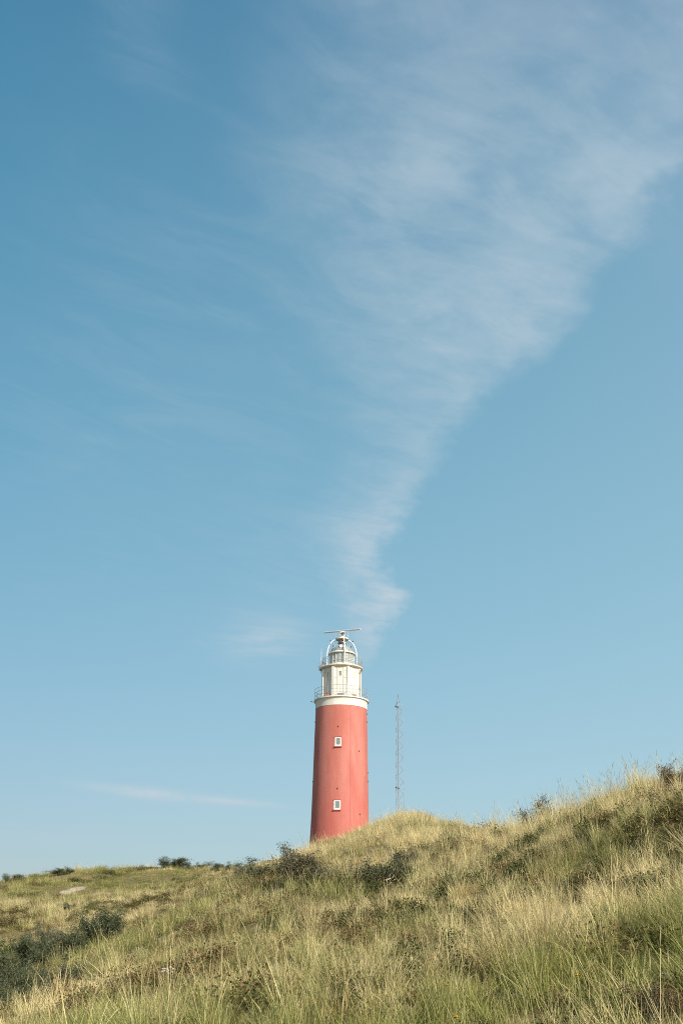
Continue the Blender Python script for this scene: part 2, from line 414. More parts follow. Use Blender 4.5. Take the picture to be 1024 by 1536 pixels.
for i in range(8):
    a = 2 * math.pi * (i + .5) / 8
    one('railing_post', lambda q: q.tube([((rp - .05) * math.cos(a), (rp - .05) * math.sin(a), zp + .2), ((rp - .05) * math.cos(a), (rp - .05) * math.sin(a), zp + 1.26)], .016, 5), M['clean'], pr)
zrad = Zt(946.3)
one('radar_pedestal', lambda q: (q.lathe([(.42, zp + .2), (.42, zp + .75), (.28, zp + .95), (.28, zrad - .55), (.45, zrad - .5), (.45, zrad - .18), (.2, zrad - .12)], 24, cap1=True), q.box((.18, -.42, zrad - .62), .34, .3, .34, .2)), M['clean'], LH, True)
one('radar_gearbox', lambda q: q.box((.15, -.5, zp + 1.02), .36, .34, .42, .4), M['dark'], LH)
ra = R(-20)                                             # bar turned so that its right end is nearer
rh = Rt(27.3, 946) / math.cos(ra)
bar = MB(); bar.box((0, 0, zrad), rh * 2, .26, .2, ra); bar.box((-.13 * math.sin(ra), .13 * math.cos(ra), zrad + .06), rh * 1.96, .05, .24, ra)
ro = bar.build('radar_antenna', M['clean'], LH)
one('radar_shade_strip', lambda q: q.box((.15 * math.sin(ra), -.15 * math.cos(ra), zrad - .02), rh * 1.98, .05, .14, ra), M['rail'], ro)  # blue-grey strip: the bar's shaded underside put in as colour
def whip(u, v0, v1, w, dy, mm):
    p0 = at(u, v0, TOWER_Y + dy); x = p0[0] - T[0]
    z0 = zu + .05; z1 = at(u, v1, TOWER_Y + dy)[2] - BZ
    one('whip_antenna', lambda q: (q.tube([(x, dy, z0), (x, dy, (z0 + z1) / 2)], w, 6), q.tube([(x, dy, (z0 + z1) / 2), (x, dy, z1)], w * .6, 6, w * .3)), mm, LH)
whip(481.6, 993, 972.5, .085, .4, M['clean']); whip(539.6, 993, 958, .03, .6, M['rail']); whip(541.2, 993, 966, .028, -.5, M['rail'])
def sensor(q, a, L, z, rr):
    q.tube([(rr * math.cos(a), rr * math.sin(a), z), ((rr + L) * math.cos(a), (rr + L) * math.sin(a), z + .05)], .022, 5)
    q.box(((rr + L) * math.cos(a), (rr + L) * math.sin(a), z + .08), .3, .12, .12, a)
one('wind_sensor', lambda q: sensor(q, R(190), 1.0, zp - .35, rp - .1), M['dark'], LH)
one('wind_sensor', lambda q: sensor(q, R(-12), .8, zp - .45, rp - .1), M['dark'], LH)
one('side_arm', lambda q: sensor(q, R(186), .45, zg - .3, rg - .05), M['dark'], LH)
one('side_arm', lambda q: sensor(q, R(-8), .5, zg - .2, rg - .05), M['rail'], LH)
def clust(q):
    for i, (dx, dz) in enumerate(((-.15, .6), (-.45, .9), (.1, .25), (-.3, .2), (-.1, 1.0), (.25, .7))):
        q.box((-ru - dx, -.6 + .2 * i, zu + dz - .5), .26, .2, .34, .3 * i)
    q.tube([(-ru + .1, -.3, zu - .9), (-ru - .1, -.3, zu + .9)], .05, 6); q.tube([(-ru - .5, -.1, zu + .3), (-ru + .2, -.1, zu + .3)], .04, 6)
one('aerial_cluster', clust, M['rail'], LH)
def gear(q):
    for i in range(4): q.tube([(-2.9 + .28 * i, -2.55, zg), (-2.5 + .28 * i, -2.6, zg + .95)], .045, 5)
    q.box((-2.35, -2.75, zg + .35), .7, .4, .55, -.4)
one('gallery_ladder', gear, M['rust'], LH)

# windows, anchors and cable on the shaft
def shaft_window(u, vt, vb, wpx):
    vm = (vt + vb) / 2
    s = (u - AX(vm)) / Rt(1, vm) * Rt(1, vm) ** 2      # sideways offset in metres
    z0 = at(u, vb, TOWER_Y - 4.4)[2] - BZ; z1 = at(u, vt, TOWER_Y - 4.4)[2] - BZ
    zm = (z0 + z1) / 2; rr = r_at(zm); th = math.asin(s / rr); fa = -math.pi / 2 + th
    n_ = np.array([math.cos(fa), math.sin(fa)]); t_ = np.array([-math.sin(fa), math.cos(fa)])
    w = wpx * Rt(1, vm); h = z1 - z0
    P_ = lambda a, out, z: (*(n_ * (rr + out) + t_ * a), z)
    f = MB()
    for sx in (-1, 1): f.box(P_(sx * (w / 2 - .09), .0, zm), .14, .18, h, fa)
    f.box(P_(0, .002, z1 - .09), .142, w - .30, .18, fa); f.box(P_(0, .002, z0 + .12), .142, w - .30, .24, fa)
    wo = f.build('tower_window', M['clean'], LH)
    one('window_pane', lambda q: q.box(P_(0, .0, zm), .08, w - .34, h - .40, fa), M['glass'], wo)
    one('window_sash', lambda q: (q.box(P_(-.02, .042, zm), .02, .045, h - .44, fa), q.box(P_(0, .043, zm + .12), .02, w - .4, .04, fa)), M['rail'], wo)
    one('window_sill', lambda q: q.box(P_(-.05, .03, z0 - .08), .30, w + .24, .13, fa), M['sill'], wo)
    one('window_lintel', lambda q: q.box(P_(0, .01, z1 + .05), .18, w + .1, .09, fa), M['sill'], wo)
shaft_window(506.9, 1105.6, 1119.2, 9.2)
shaft_window(505.6, 1200.4, 1214.6, 9.6)
def anchor(u, v):
    ax = AX(v); wv = float(np.interp(v, [1065, 1090, 1120, 1150, 1180, 1215, 1245], [38.4, 39.1, 40, 40.8, 41.6, 42.7, 43.9]))
    sn = max(-.985, min(.985, (u - ax) / wv)); th = math.asin(sn); fa = -math.pi / 2 + th
    z = at(u, v, TOWER_Y - r_at(5) * math.cos(th))[2] - BZ; rr = r_at(z)
    one('wall_anchor', lambda q: (q.box((rr * math.cos(fa), rr * math.sin(fa), z), .12, .2, .2, fa), q.box(((rr + .06) * math.cos(fa), (rr + .06) * math.sin(fa), z), .1, .1, .1, fa)), M['dark'], LH)
for u, v in ((507, 1089), (478.2, 1126.6), (537.6, 1126.4), (472, 1083), (505.7, 1182.4), (474.2, 1221), (538.6, 1221.4), (467, 1172.5), (552.2, 1172.5), (550, 1071), (550.6, 1083), (551.6, 1159)):
    anchor(u, v)
one('lightning_cable', lambda q: q.tube([((r + .012) * math.cos(R(-69.5)), (r + .012) * math.sin(R(-69.5)), z) for r, z in prof], .022, 5), M['sill'], LH)

# ------------------------------------------------------------------ lattice mast
MY = 178.0
mb0 = at(601.3, 1240, MY); mz = hz(mb0[0], mb0[1])
MAST = empty('lattice_mast', (mb0[0], mb0[1], mz))
tag(MAST, 'slender grey steel lattice mast standing right of the lighthouse behind the dune', 'mast')
ztop = at(598, 1046, MY)[2] - mz; zsh = at(598, 1059, MY)[2] - mz
def legx(i, z):                                       # three legs, drawing together upwards
    k = z / zsh; f = 1 - .16 * k
    base = ((-.82, .25), (-.45, -.45), (.62, -.15))[i]
    return np.array([base[0] * f, base[1] * f, z])
tip = np.array([-.22, 0, ztop])
for i in range(3):
    one('mast_leg', lambda q: q.tube([legx(i, -1), legx(i, zsh), tip], .038 if i < 2 else .033, 6), M['mast'], MAST)
def braces(i, j, tt):
    q = MB(); N_ = 26
    for k in range(N_):
        z0, z1 = zsh * k / N_, zsh * (k + 1) / N_
        a, b_ = (legx(i, z0), legx(j, z1)) if k % 2 == 0 else (legx(j, z0), legx(i, z1))
        q.tube([a, b_], tt, 4)
    return q.build('lattice_bracing', M['mast'], MAST)
braces(1, 2, .022); braces(0, 2, .016); braces(0, 1, .018)
one('mast_cap', lambda q: (q.tube([tip - (0, 0, .3), tip + (0, 0, .5)], .05, 6), q.tube([legx(0, zsh + .1) * .9 + tip * .1, tip + (.25, 0, -.7)], .04, 5)), M['dark'], MAST)
for v in (1059.5, 1181):
    z = at(598, v, MY)[2] - mz
    for i in (0, 1):
        p = legx(i, z - .25 * i)
        one('mast_lamp', lambda q: (q.box((p[0] - .04, p[1] - .12, p[2]), .26, .24, .2), q.box((p[0] + .12, p[1] - .12, p[2] + .02), .1, .1, .12)), M['dark'], MAST)
one('mast_cable', lambda q: q.tube([legx(1, 0) + (.06, -.05, 0), legx(1, zsh) + (.06, -.05, 0)], .03, 5), M['mast'], MAST)

# ------------------------------------------------------------------ leaves and blades as arrays
def mesh_from(name, V, Fq, material, rnd=None, tt=None):
    me = bpy.data.meshes.new(name)
    me.vertices.add(len(V)); me.vertices.foreach_set('co', np.asarray(V, np.float32).ravel())
    Fq = np.asarray(Fq, np.int32)
    me.loops.add(Fq.size); me.polygons.add(len(Fq))
    me.loops.foreach_set('vertex_index', Fq.ravel()); me.polygons.foreach_set('loop_start', np.arange(0, Fq.size, Fq.shape[1], dtype=np.int32))
    for nm, arr in (('rnd', rnd), ('tt', tt)):
        if arr is not None:
            at_ = me.attributes.new(nm, 'FLOAT', 'POINT'); at_.data.foreach_set('value', np.asarray(arr, np.float32))
    me.materials.append(material); me.update(calc_edges=True); me.validate()
    return me
def ribbons(base, az, tilt, curve, length, width, seg, face=None, taper=.15, r=None):
    """arched, tapering grass blades; every argument one value per blade"""
    nb = len(az); V = np.zeros((nb, seg + 1, 2, 3)); p = base.copy(); r = r or rng
    face = az + math.pi / 2 + r.uniform(-1.2, 1.2, nb) if face is None else face
    side = np.c_[np.cos(face), np.sin(face), np.zeros(nb)]
    ang = tilt.copy()
    for s in range(seg + 1):
        t = s / seg
        w = width * (1 - (1 - taper) * t ** 1.6) * .5
        V[:, s, 0] = p - side * w[:, None]; V[:, s, 1] = p + side * w[:, None]
        d = np.c_[np.sin(ang) * np.cos(az), np.sin(ang) * np.sin(az), np.cos(ang)]
        p = p + d * (length / seg)[:, None]; ang = ang + curve / seg * (0.4 + 1.2 * t)
    idx = np.arange(nb * (seg + 1) * 2).reshape(nb, seg + 1, 2)
    Fq = np.stack([idx[:, :-1, 0], idx[:, :-1, 1], idx[:, 1:, 1], idx[:, 1:, 0]], -1).reshape(-1, 4)
    tt = np.repeat(np.tile(np.linspace(0, 1, seg + 1), nb), 2)
    return V.reshape(-1, 3), Fq, tt, (seg + 1) * 2
def leafcloud(pos, nrm_el, length, width, r):
    """pointed four-sided leaves at pos"""
    nb = len(pos); az = r.uniform(0, 2 * math.pi, nb); el = nrm_el
    d = np.c_[np.cos(el) * np.cos(az), np.cos(el) * np.sin(az), np.sin(el)]
    s = np.cross(d, r.normal(size=(nb, 3))); s /= np.linalg.norm(s, axis=1)[:, None]
    mid = pos + d * (length * .45)[:, None]
    V = np.stack([pos, mid + s * (width / 2)[:, None], pos + d * length[:, None], mid - s * (width / 2)[:, None]], 1).reshape(-1, 3)
    return V, np.arange(nb * 4).reshape(nb, 4)

# grass material: straw and green mixed per blade, per tuft and in broad patches
def grass_mat(name, straw_a, straw_b, green_a, green_b, transl=.3):
    m, nt, b = mat(name)
    rn = node(nt, 'ShaderNodeAttribute', attribute_name='rnd').outputs['Fac']
    t = node(nt, 'ShaderNodeAttribute', attribute_name='tt').outputs['Fac']
    st = node(nt, 'ShaderNodeAttribute', attribute_name='straw', attribute_type='INSTANCER').outputs['Fac']
    ir = node(nt, 'ShaderNodeObjectInfo').outputs['Random']
    gr = mixc(nt, rn, green_a, green_b)
    sw = mixc(nt, mth(nt, 'FRACT', mth(nt, 'ADD', mth(nt, 'MULTIPLY', rn, 7.3), ir)), straw_a, straw_b)
    x = mth(nt, 'ADD', mth(nt, 'MULTIPLY', mth(nt, 'SUBTRACT', mth(nt, 'FRACT', mth(nt, 'MULTIPLY', rn, 13.7)), .5), 1.0), st)
    x = mth(nt, 'ADD', x, mth(nt, 'MULTIPLY', mth(nt, 'SUBTRACT', t, .5), .35))
    c = mixc(nt, ramp(nt, x, .25, .75), gr, sw)
    vv = mth(nt, 'ADD', mth(nt, 'MULTIPLY', mth(nt, 'FRACT', mth(nt, 'MULTIPLY', rn, 31.1)), .5), .74)
    c = mixc(nt, 1.0, c, vv, 'MULTIPLY')
    c = mixc(nt, mth(nt, 'MULTIPLY', ramp(nt, mth(nt, 'FRACT', mth(nt, 'MULTIPLY', ir, 17.3)), .72, .95), .55), c, (.30, .185, .085))
    c = mixc(nt, 1.0, c, mth(nt, 'ADD', mth(nt, 'MULTIPLY', mth(nt, 'FRACT', mth(nt, 'MULTIPLY', ir, 5.7)), .45), .78), 'MULTIPLY')
    lk(nt, c, b.inputs['Base Color']); b.inputs['Roughness'].default_value = .55; b.inputs['Specular IOR Level'].default_value = .22
    tl = node(nt, 'ShaderNodeBsdfTranslucent'); lk(nt, c, tl.inputs[0])
    mx = node(nt, 'ShaderNodeMixShader'); mx.inputs[0].default_value = transl
    lk(nt, b.outputs[0], mx.inputs[1]); lk(nt, tl.outputs[0], mx.inputs[2]); lk(nt, mx.outputs[0], nt.nodes['Material Output'].inputs[0])
    return m
GM = grass_mat('dune_grass_blades', (.79, .68, .37), (.61, .505, .25), (.155, .18, .042), (.36, .365, .11), .30)
LM = grass_mat('low_leaves', (.18, .11, .045), (.25, .17, .065), (.04, .056, .013), (.095, .108, .026), .2)

def tuft(name, seed, n, rad, lmin, lmax, wmin, wmax, tilt, curve, seg=4, heads=0, flat=0):
    r = np.random.default_rng(seed)
    rr = rad * np.sqrt(r.uniform(0, 1, n)); th = r.uniform(0, 2 * math.pi, n)
    base = np.c_[rr * np.cos(th), rr * np.sin(th), np.full(n, -.04)]
    az = th + r.normal(0, .9, n)
    L = r.uniform(lmin, lmax, n) ** 1.0
    ti = np.abs(r.normal(0, tilt, n)) + flat; cu = np.abs(r.normal(curve, curve * .6, n))
    V, Fq, tt, per = ribbons(base, az, ti, cu, L, r.uniform(wmin, wmax, n), seg, r=r)
    rn = np.repeat(r.uniform(0, 1, n), per)
    if heads:
        # flowering stalks with a narrow plume
        th = r.uniform(0, 2 * math.pi, heads); rr = rad * .7 * np.sqrt(r.uniform(0, 1, heads))
        base = np.c_[rr * np.cos(th), rr * np.sin(th), np.full(heads, -.04)]
        L = r.uniform(lmax * .95, lmax * 1.3, heads); az = th + r.normal(0, .6, heads)
        ti = np.abs(r.normal(0, .16, heads)); cu = np.abs(r.normal(.25, .2, heads))
        V2, F2, t2, per2 = ribbons(base, az, ti, cu, L, np.full(heads, .0045 if seg > 4 else .007), 5, taper=.8, r=r)
        ends = V2.reshape(heads, -1, 2, 3)[:, -1].mean(1); prev = V2.reshape(heads, -1, 2, 3)[:, -2].mean(1)
        d = ends - prev; d /= np.linalg.norm(d, axis=1)[:, None]
        hv = []; hf = []
        for i in range(heads):
            hl = r.uniform(.14, .24); wd = r.uniform(.004, .007)
            for a in (0, 1.57):
                s = np.cross(d[i], [math.cos(a), math.sin(a), .3]); s /= np.linalg.norm(s)
                droop = np.array([d[i][0] * .3, d[i][1] * .3, -.02])
                o = len(hv)
                hv += [ends[i], ends[i] + d[i] * hl * .35 + s * wd, ends[i] + d[i] * hl + droop * .4, ends[i] + d[i] * hl * .35 - s * wd]
                hf.append((o, o + 1, o + 2, o + 3))
        hv = np.array(hv); hf = np.array(hf)
        straw_r = np.repeat(np.floor(r.uniform(0, 13, heads)) / 13.7 + .068, per2)     # these come out straw coloured
        V = np.r_[V, V2, hv]; Fq = np.r_[Fq, F2 + len(tt), hf + len(tt) + len(t2)]
        rn = np.r_[rn, straw_r, np.full(len(hv), .94 / 13.7)]; tt = np.r_[tt, t2, np.full(len(hv), 1.0)]
    return mesh_from(name, V, Fq, GM, rn, tt)
def leafmat(name, seed, n, rad, hmax, l0, l1):
    r = np.random.default_rng(seed)
    k = 9; cc = np.c_[r.normal(0, rad * .5, k), r.normal(0, rad * .5, k), r.uniform(.1, 1, k) * hmax * .7]
    w = r.integers(0, k, n)
    pos = cc[w] + r.normal(0, 1, (n, 3)) * (rad * .22, rad * .22, hmax * .22); pos[:, 2] = np.abs(pos[:, 2])
    L = r.uniform(l0, l1, n)
    V, Fq = leafcloud(pos, r.normal(.25, .45, n), L, L * r.uniform(.4, .65, n), r)
    rn = np.repeat(np.clip(r.uniform(0, 1, k)[w] * .6 + r.uniform(0, .4, n), 0, 1), 4)
    return mesh_from(name, V, Fq, LM, rn, np.full(len(V), .5))

def proto(colname, meshes):
    c = bpy.data.collections.new(colname)
    for nm, me in meshes:
        o = bpy.data.objects.new(nm, me); c.objects.link(o)
    return c
tufts_near = [('tuft_%02d' % i, me) for i, me in enumerate([
    tuft('grass_tuft', 11, 75, .16, .45, .90, .007, .0135, .35, .9, 6),
    tuft('grass_tuft', 12, 85, .22, .40, 1.0, .007, .0135, .45, 1.1, 6),
    tuft('grass_tuft', 13, 60, .13, .55, 1.05, .007, .0135, .26, .6, 6, heads=3),
    tuft('grass_tuft', 14, 80, .28, .30, .75, .0065, .012, .60, 1.3, 6),
    tuft('grass_tuft', 15, 26, .12, .60, 1.0, .006, .010, .20, .5, 5, heads=4),
    tuft('short_grass_tuft', 16, 130, .30, .12, .40, .005, .010, .60, .9, 3),
    tuft('short_grass_tuft', 17, 120, .34, .10, .32, .005, .010, .75, .9, 3),
    tuft('grass_litter', 18, 60, .30, .25, .65, .006, .011, .25, .6, 4, flat=1.0)])]
tufts_far = [('tuft_%02d' % i, me) for i, me in enumerate([
    tuft('grass_tuft', 21, 70, .24, .40, .85, .009, .016, .36, .85, 4),
    tuft('grass_tuft', 22, 75, .28, .35, .80, .009, .016, .46, 1.0, 4),
    tuft('grass_tuft', 23, 50, .2, .45, 1.0, .009, .014, .26, .6, 4, heads=3),
    tuft('short_grass_tuft', 24, 110, .42, .12, .34, .009, .016, .6, .8, 3),
    tuft('short_grass_tuft', 25, 100, .5, .08, .26, .010, .017, .7, .8, 3),
    tuft('grass_tuft', 26, 24, .14, .55, 1.0, .008, .011, .2, .5, 4, heads=4)])]
leaf_protos = [('leaf_%02d' % i, me) for i, me in enumerate([
    leafmat('leaf_clump', 31, 420, .34, .30, .03, .065),
    leafmat('leaf_clump', 32, 520, .40, .24, .025, .055),
    leafmat('leaf_clump', 33, 360, .30, .38, .03, .07)])]
CN, CF, CL = proto('near_tuft_kinds', tufts_near), proto('far_tuft_kinds', tufts_far), proto('leaf_kinds', leaf_protos)

def scatter(name, pts, rot, scl, idx, straw, coll, material, label, cat):
    me = bpy.data.meshes.new(name); me.vertices.add(len(pts)); me.vertices.foreach_set('co', pts.astype(np.float32).ravel())
    for nm, ty, arr, key in (('rot', 'FLOAT_VECTOR', rot, 'vector'), ('scl', 'FLOAT_VECTOR', scl, 'vector'), ('kindex', 'INT', idx, 'value'), ('straw', 'FLOAT', straw, 'value')):
        a = me.attributes.new(nm, ty, 'POINT'); a.data.foreach_set(key, np.asarray(arr, np.int32 if ty == 'INT' else np.float32).ravel())
    me.materials.append(material)
    o = bpy.data.objects.new(name, me); COL.objects.link(o)
    ng = bpy.data.node_groups.new(name, 'GeometryNodeTree')
    ng.interface.new_socket('Geometry', in_out='INPUT', socket_type='NodeSocketGeometry')
    ng.interface.new_socket('Geometry', in_out='OUTPUT', socket_type='NodeSocketGeometry')
    gi = ng.nodes.new('NodeGroupInput'); gout = ng.nodes.new('NodeGroupOutput')
    ci = ng.nodes.new('GeometryNodeCollectionInfo'); ci.inputs[0].default_value = coll; ci.inputs[1].default_value = True; ci.inputs[2].default_value = True
    ip = ng.nodes.new('GeometryNodeInstanceOnPoints'); ip.inputs['Pick Instance'].default_value = True
    def attr(nm, ty):
        a = ng.nodes.new('GeometryNodeInputNamedAttribute'); a.data_type = ty; a.inputs[0].default_value = nm
        return [s for s in a.outputs if s.enabled and s.name == 'Attribute'][0]
    ng.links.new(gi.outputs[0], ip.inputs['Points']); ng.links.new(ci.outputs[0], ip.inputs['Instance'])
    ng.links.new(attr('kindex', 'INT'), ip.inputs['Instance Index'])
    ng.links.new(attr('rot', 'FLOAT_VECTOR'), ip.inputs['Rotation']); ng.links.new(attr('scl', 'FLOAT_VECTOR'), ip.inputs['Scale'])
    ng.links.new(ip.outputs[0], gout.inputs[0])
    md = o.modifiers.new('scatter', 'NODES'); md.node_group = ng
    return tag(o, label, cat, kind='stuff')
def tilt_rot(n_, mean, sd, r):
    """random spin, then a lean with the wind towards -x"""
    ph = r.uniform(0, 2 * math.pi, n_); ty = -r.normal(mean, sd, n_); tx = r.normal(0, sd, n_)
    M_ = np.zeros((n_, 3, 3)); c, s = np.cos(ph), np.sin(ph)
    Z = np.zeros((n_, 3, 3)); Z[:, 0, 0] = c; Z[:, 0, 1] = -s; Z[:, 1, 0] = s; Z[:, 1, 1] = c; Z[:, 2, 2] = 1
    c, s = np.cos(ty), np.sin(ty); Yr = np.zeros((n_, 3, 3)); Yr[:, 0, 0] = c; Yr[:, 0, 2] = s; Yr[:, 1, 1] = 1; Yr[:, 2, 0] = -s; Yr[:, 2, 2] = c
    c, s = np.cos(tx), np.sin(tx); X = np.zeros((n_, 3, 3)); X[:, 0, 0] = 1; X[:, 1, 1] = c; X[:, 1, 2] = -s; X[:, 2, 1] = s; X[:, 2, 2] = c
    Q_ = X @ Yr @ Z
    return np.c_[np.arctan2(Q_[:, 2, 1], Q_[:, 2, 2]), np.arcsin(np.clip(-Q_[:, 2, 0], -1, 1)), np.arctan2(Q_[:, 1, 0], Q_[:, 0, 0])]
def cone(r0_, r1_, dens, half, r):
    N_ = int(half * (r1_ ** 2 - r0_ ** 2) * dens)
    d = np.sqrt(r.uniform(r0_ ** 2, r1_ ** 2, N_)); a = r.uniform(-half, half, N_)
    return d * np.sin(a), d * np.cos(a), d

# the bushes: kind, frame column, top row, width in the frame, distance, label, group
HG, SG, CG, HB = 'dark bushes filling the hollow', 'low bushes along the left skyline', 'bushes on the crest', 'single bushes on the left dune'
SHRUBS = [
 ('twiggy', 456, 1264, 92, 36, 'large dark bush with bare twigs at the foot of the lighthouse, left side', CG),
 ('open', 403, 1286, 64, 41, 'grey-green bush at the left side of the large dark crest bush', CG),
 ('grey', 374, 1289, 50, 46, 'pale low bush half hidden in grass, two along from the large dark crest bush', CG),
 ('open', 580, 1276, 74, 33.5, 'open dark bush with bleached wood in it, right of the lighthouse base', CG),
 ('grey', 612, 1272, 40, 36, 'small grey-green bush touching the bush with bleached wood', CG),
 ('sparse', 504, 1294, 32, 36, 'thin little bush in the grass directly under the lighthouse', CG),
 ('twiggy', 805, 1197, 64, 39.5, 'dark twiggy bush standing against the sky on the right crest', CG),
 ('brown', 1004, 1143, 50, 31, 'brown bush on the highest grassy skyline at the right edge', CG),
 ('dense_b', 97, 1300, 27, 92, 'small round dark bush alone on the left skyline near the sandy patch', SG),
 ('dense', 263, 1286, 48, 94, 'broad dark green bush standing highest on the left skyline', SG),
 ('grey', 296, 1294, 32, 93, 'pale grey bush just right of the broad dark skyline bush', SG),
 ('dense_b', 321, 1293, 44, 92, 'low dark bush between two pale grey ones on the skyline', SG),
 ('grey', 345, 1293, 32, 91, 'pale grey bush on the skyline nearest the crest bushes', SG),
 ('dense', 22, 1311, 34, 90, 'flat dark bush hugging the skyline at the left edge', SG),
 ('dense_b', 311, 1330, 32, 64, 'upright dark bush where the near slope meets the far dune', HB),
 ('brown', 50, 1349, 26, 68, 'flat brownish bush on the far slope below the sandy patch', HB),
 ('dense_b', 100, 1353, 26, 68, 'small dark bush on the far slope below the sandy patch', HB),
 ('dense', 161, 1365, 66, 50, 'round grey-green bush at the upper right end of the dark hollow', HG),
 ('dense_b', 106, 1388, 54, 46, 'dark bush in the hollow just left of the round grey-green one', HG),
 ('grey', 72, 1383, 46, 53, 'greyish bush at the top of the hollow above its dark neighbours', HG),
 ('dense', 46, 1403, 60, 44, 'dark bush in the middle left of the hollow', HG),
 ('dense_b', 6, 1412, 66, 42, 'dark bush cut by the left edge of the photo', HG),
 ('open', 94, 1428, 62, 38, 'low dark bush at the near rim of the hollow, its right end', HG),
 ('dense', 34, 1444, 64, 36, 'blackish bush at the near rim of the hollow, second from the left edge', HG),
 ('dense_b', 2, 1464, 64, 33, 'lowest bush of the hollow, in the left corner behind green grass', HG),
 ('open', 136, 1413, 38, 44, 'small dark bush under the round grey-green one', HG),
]
def shrubf(x, y, r):
    """grass standing where a bush stands, or right in front of it"""
    v = np.zeros(len(x), bool)
    for k_, u, vt, wpx, Y, l_, g_ in SHRUBS:
        p = at(u, vt, Y); hw_ = .5 * wpx * Y / F * 1.05
        v |= (np.abs(x - p[0]) < hw_ * .95) & (y - p[1] > -hw_ - min(1.5, 1.3 * hw_)) & (y - p[1] < hw_ * .7) & (r.uniform(0, 1, len(x)) < .92)
    return v
# dark holes in the sward, where low leafy plants show
holes = [(950,1258,26),(905,1232,18),(790,1280,22),(838,1300,16),(734,1370,15),(715,1422,18),(990,1432,36),(947,1392,14),(603,1410,22),(525,1400,20),(420,1492,36),(392,1383,16),
         (287,1436,30),(393,1395,18),(322,1414,20),(662,1338,16),(572,1332,14),(548,1393,18),(870,1440,16),(985,1505,34),(640,1480,18),(330,1500,20),(500,1470,16),(255,1500,16),(760,1490,16),(1000,1190,18),(850,1350,14),(345,1520,24),(470,1350,14)]
HP = [(hit(u, v, .12), w) for u, v, w in holes]
HX = np.array([[p[0], p[1], w * np.linalg.norm(p - EYE) / F] for p, w in HP])
def holef(x, y):
    v = np.zeros(len(x))
    for hx, hy, hr in HX:
        v = np.maximum(v, np.exp(-(((x - hx) / (hr * 1.0)) ** 2 + ((y - hy) / (hr * 1.7)) ** 2)))
    return v
LOW = [(hit(u, v, .1), w) for u, v, w in ((470,1495,140),(300,1495,120),(620,1440,90),(730,1505,90),(400,1420,70),(560,1540,150),(180,1510,70),(860,1470,60),(540,1400,60),(680,1390,50),(940,1440,50))]
LX = np.array([[p[0], p[1], w * np.linalg.norm(p - EYE) / F] for p, w in LOW])
def lowf(x, y):          # parts of the near slope where the sward is short and leafy
    v = np.zeros(len(x))
    for hx, hy, hr in LX:
        v = np.maximum(v, np.exp(-(((x - hx) / hr) ** 2 + ((y - hy) / (hr * 2.2)) ** 2) * .7))
    return v
sandf = lambda x, y: np.max([np.exp(-(((x - p[0]) / (wx * 1.1)) ** 2 + ((y - p[1]) / (wy * 2.4)) ** 2)) for p, wx, wy in sand_at], axis=0)
def is_far(x, y):        # the low heathy dune and hollow on the left, beyond the near slope
    # near slope's left edge runs from (-4.7,14) to (-4.3,40)
    ex = np.interp(y, [0, 14, 24, 31, 39, 46, 60], [-14, -5.2, -5.4, -4.7, -4.2, -2.4, -1.0])
    return (x < ex) & (y > 18)
r = np.random.default_rng(5)
# near field
x1, y1, d1 = cone(4.5, 22, 13, .47, r); x2, y2, d2 = cone(22, 31, 11, .45, r)
x, y, d = np.r_[x1, x2], np.r_[y1, y2], np.r_[d1, d2]
clump = vnoise(x, y, .9, 21) * .6 + vnoise(x, y, 2.3, 22) * .4
hole = holef(x, y)
keep = (r.uniform(0, 1, len(x)) < np.clip(.10 + 2.7 * (clump - .36), .09, .95)) & ~is_far(x, y)
x, y, d, clump, hole = x[keep], y[keep], d[keep], clump[keep], hole[keep]
z = height(x, y)
def straw_of(x, y, z, d):
    s = .315 + .021 * (d - 18) + 1.05 * (vnoise(x, y, 3.6, 31) - .5) + .7 * (vnoise(x, y, 1.2, 32) - .5) + .012 * np.clip(x, -8, 16) - .16 * np.clip((-x) / 2, 0, 1) * np.clip((19 - y) / 5, 0, 1)
    return np.clip(s, -.1, 1.15)
st = straw_of(x, y, z, d)
tall = clump + r.uniform(-.25, .25, len(x)) + .2 * (vnoise(x, y, 4.5, 44) - .5)
ex_ = np.interp(y, [0, 14, 24, 31, 39, 46, 60], [-14, -5.2, -5.4, -4.7, -4.2, -2.4, -1.0]); near_edge = np.clip(1 - (x - ex_) / 3.5, 0, 1) * (y > 9) * (y < 42)
tall = tall - .25 * near_edge
idx = np.where(tall > .62, r.choice([0, 1, 2, 2, 4], len(x)), np.where(tall > .40, r.choice([0, 1, 3, 3, 5], len(x)), r.choice([5, 6, 5, 7, 3], len(x))))
idx = np.where((hole > .45) & (r.uniform(0, 1, len(x)) < hole * 1.1), r.choice([6, 6, 7], len(x)), idx)
low = lowf(x, y)
idx = np.where(r.uniform(0, 1, len(x)) < low * .72, r.choice([5, 6, 6, 3, 7], len(x)), idx)
st = np.clip(st - .22 * low, -.15, 1.2)
gone = (hole > .55) & (r.uniform(0, 1, len(x)) < .55)
sc = r.uniform(.6, 1.0, len(x)) * (.8 + .4 * vnoise(x, y, 3.2, 45)); sc = sc * (1 - .3 * near_edge); scl = np.c_[sc, sc, sc * r.uniform(.8, 1.1, len(x))]
bp_ = hit(985, 1497, .2)
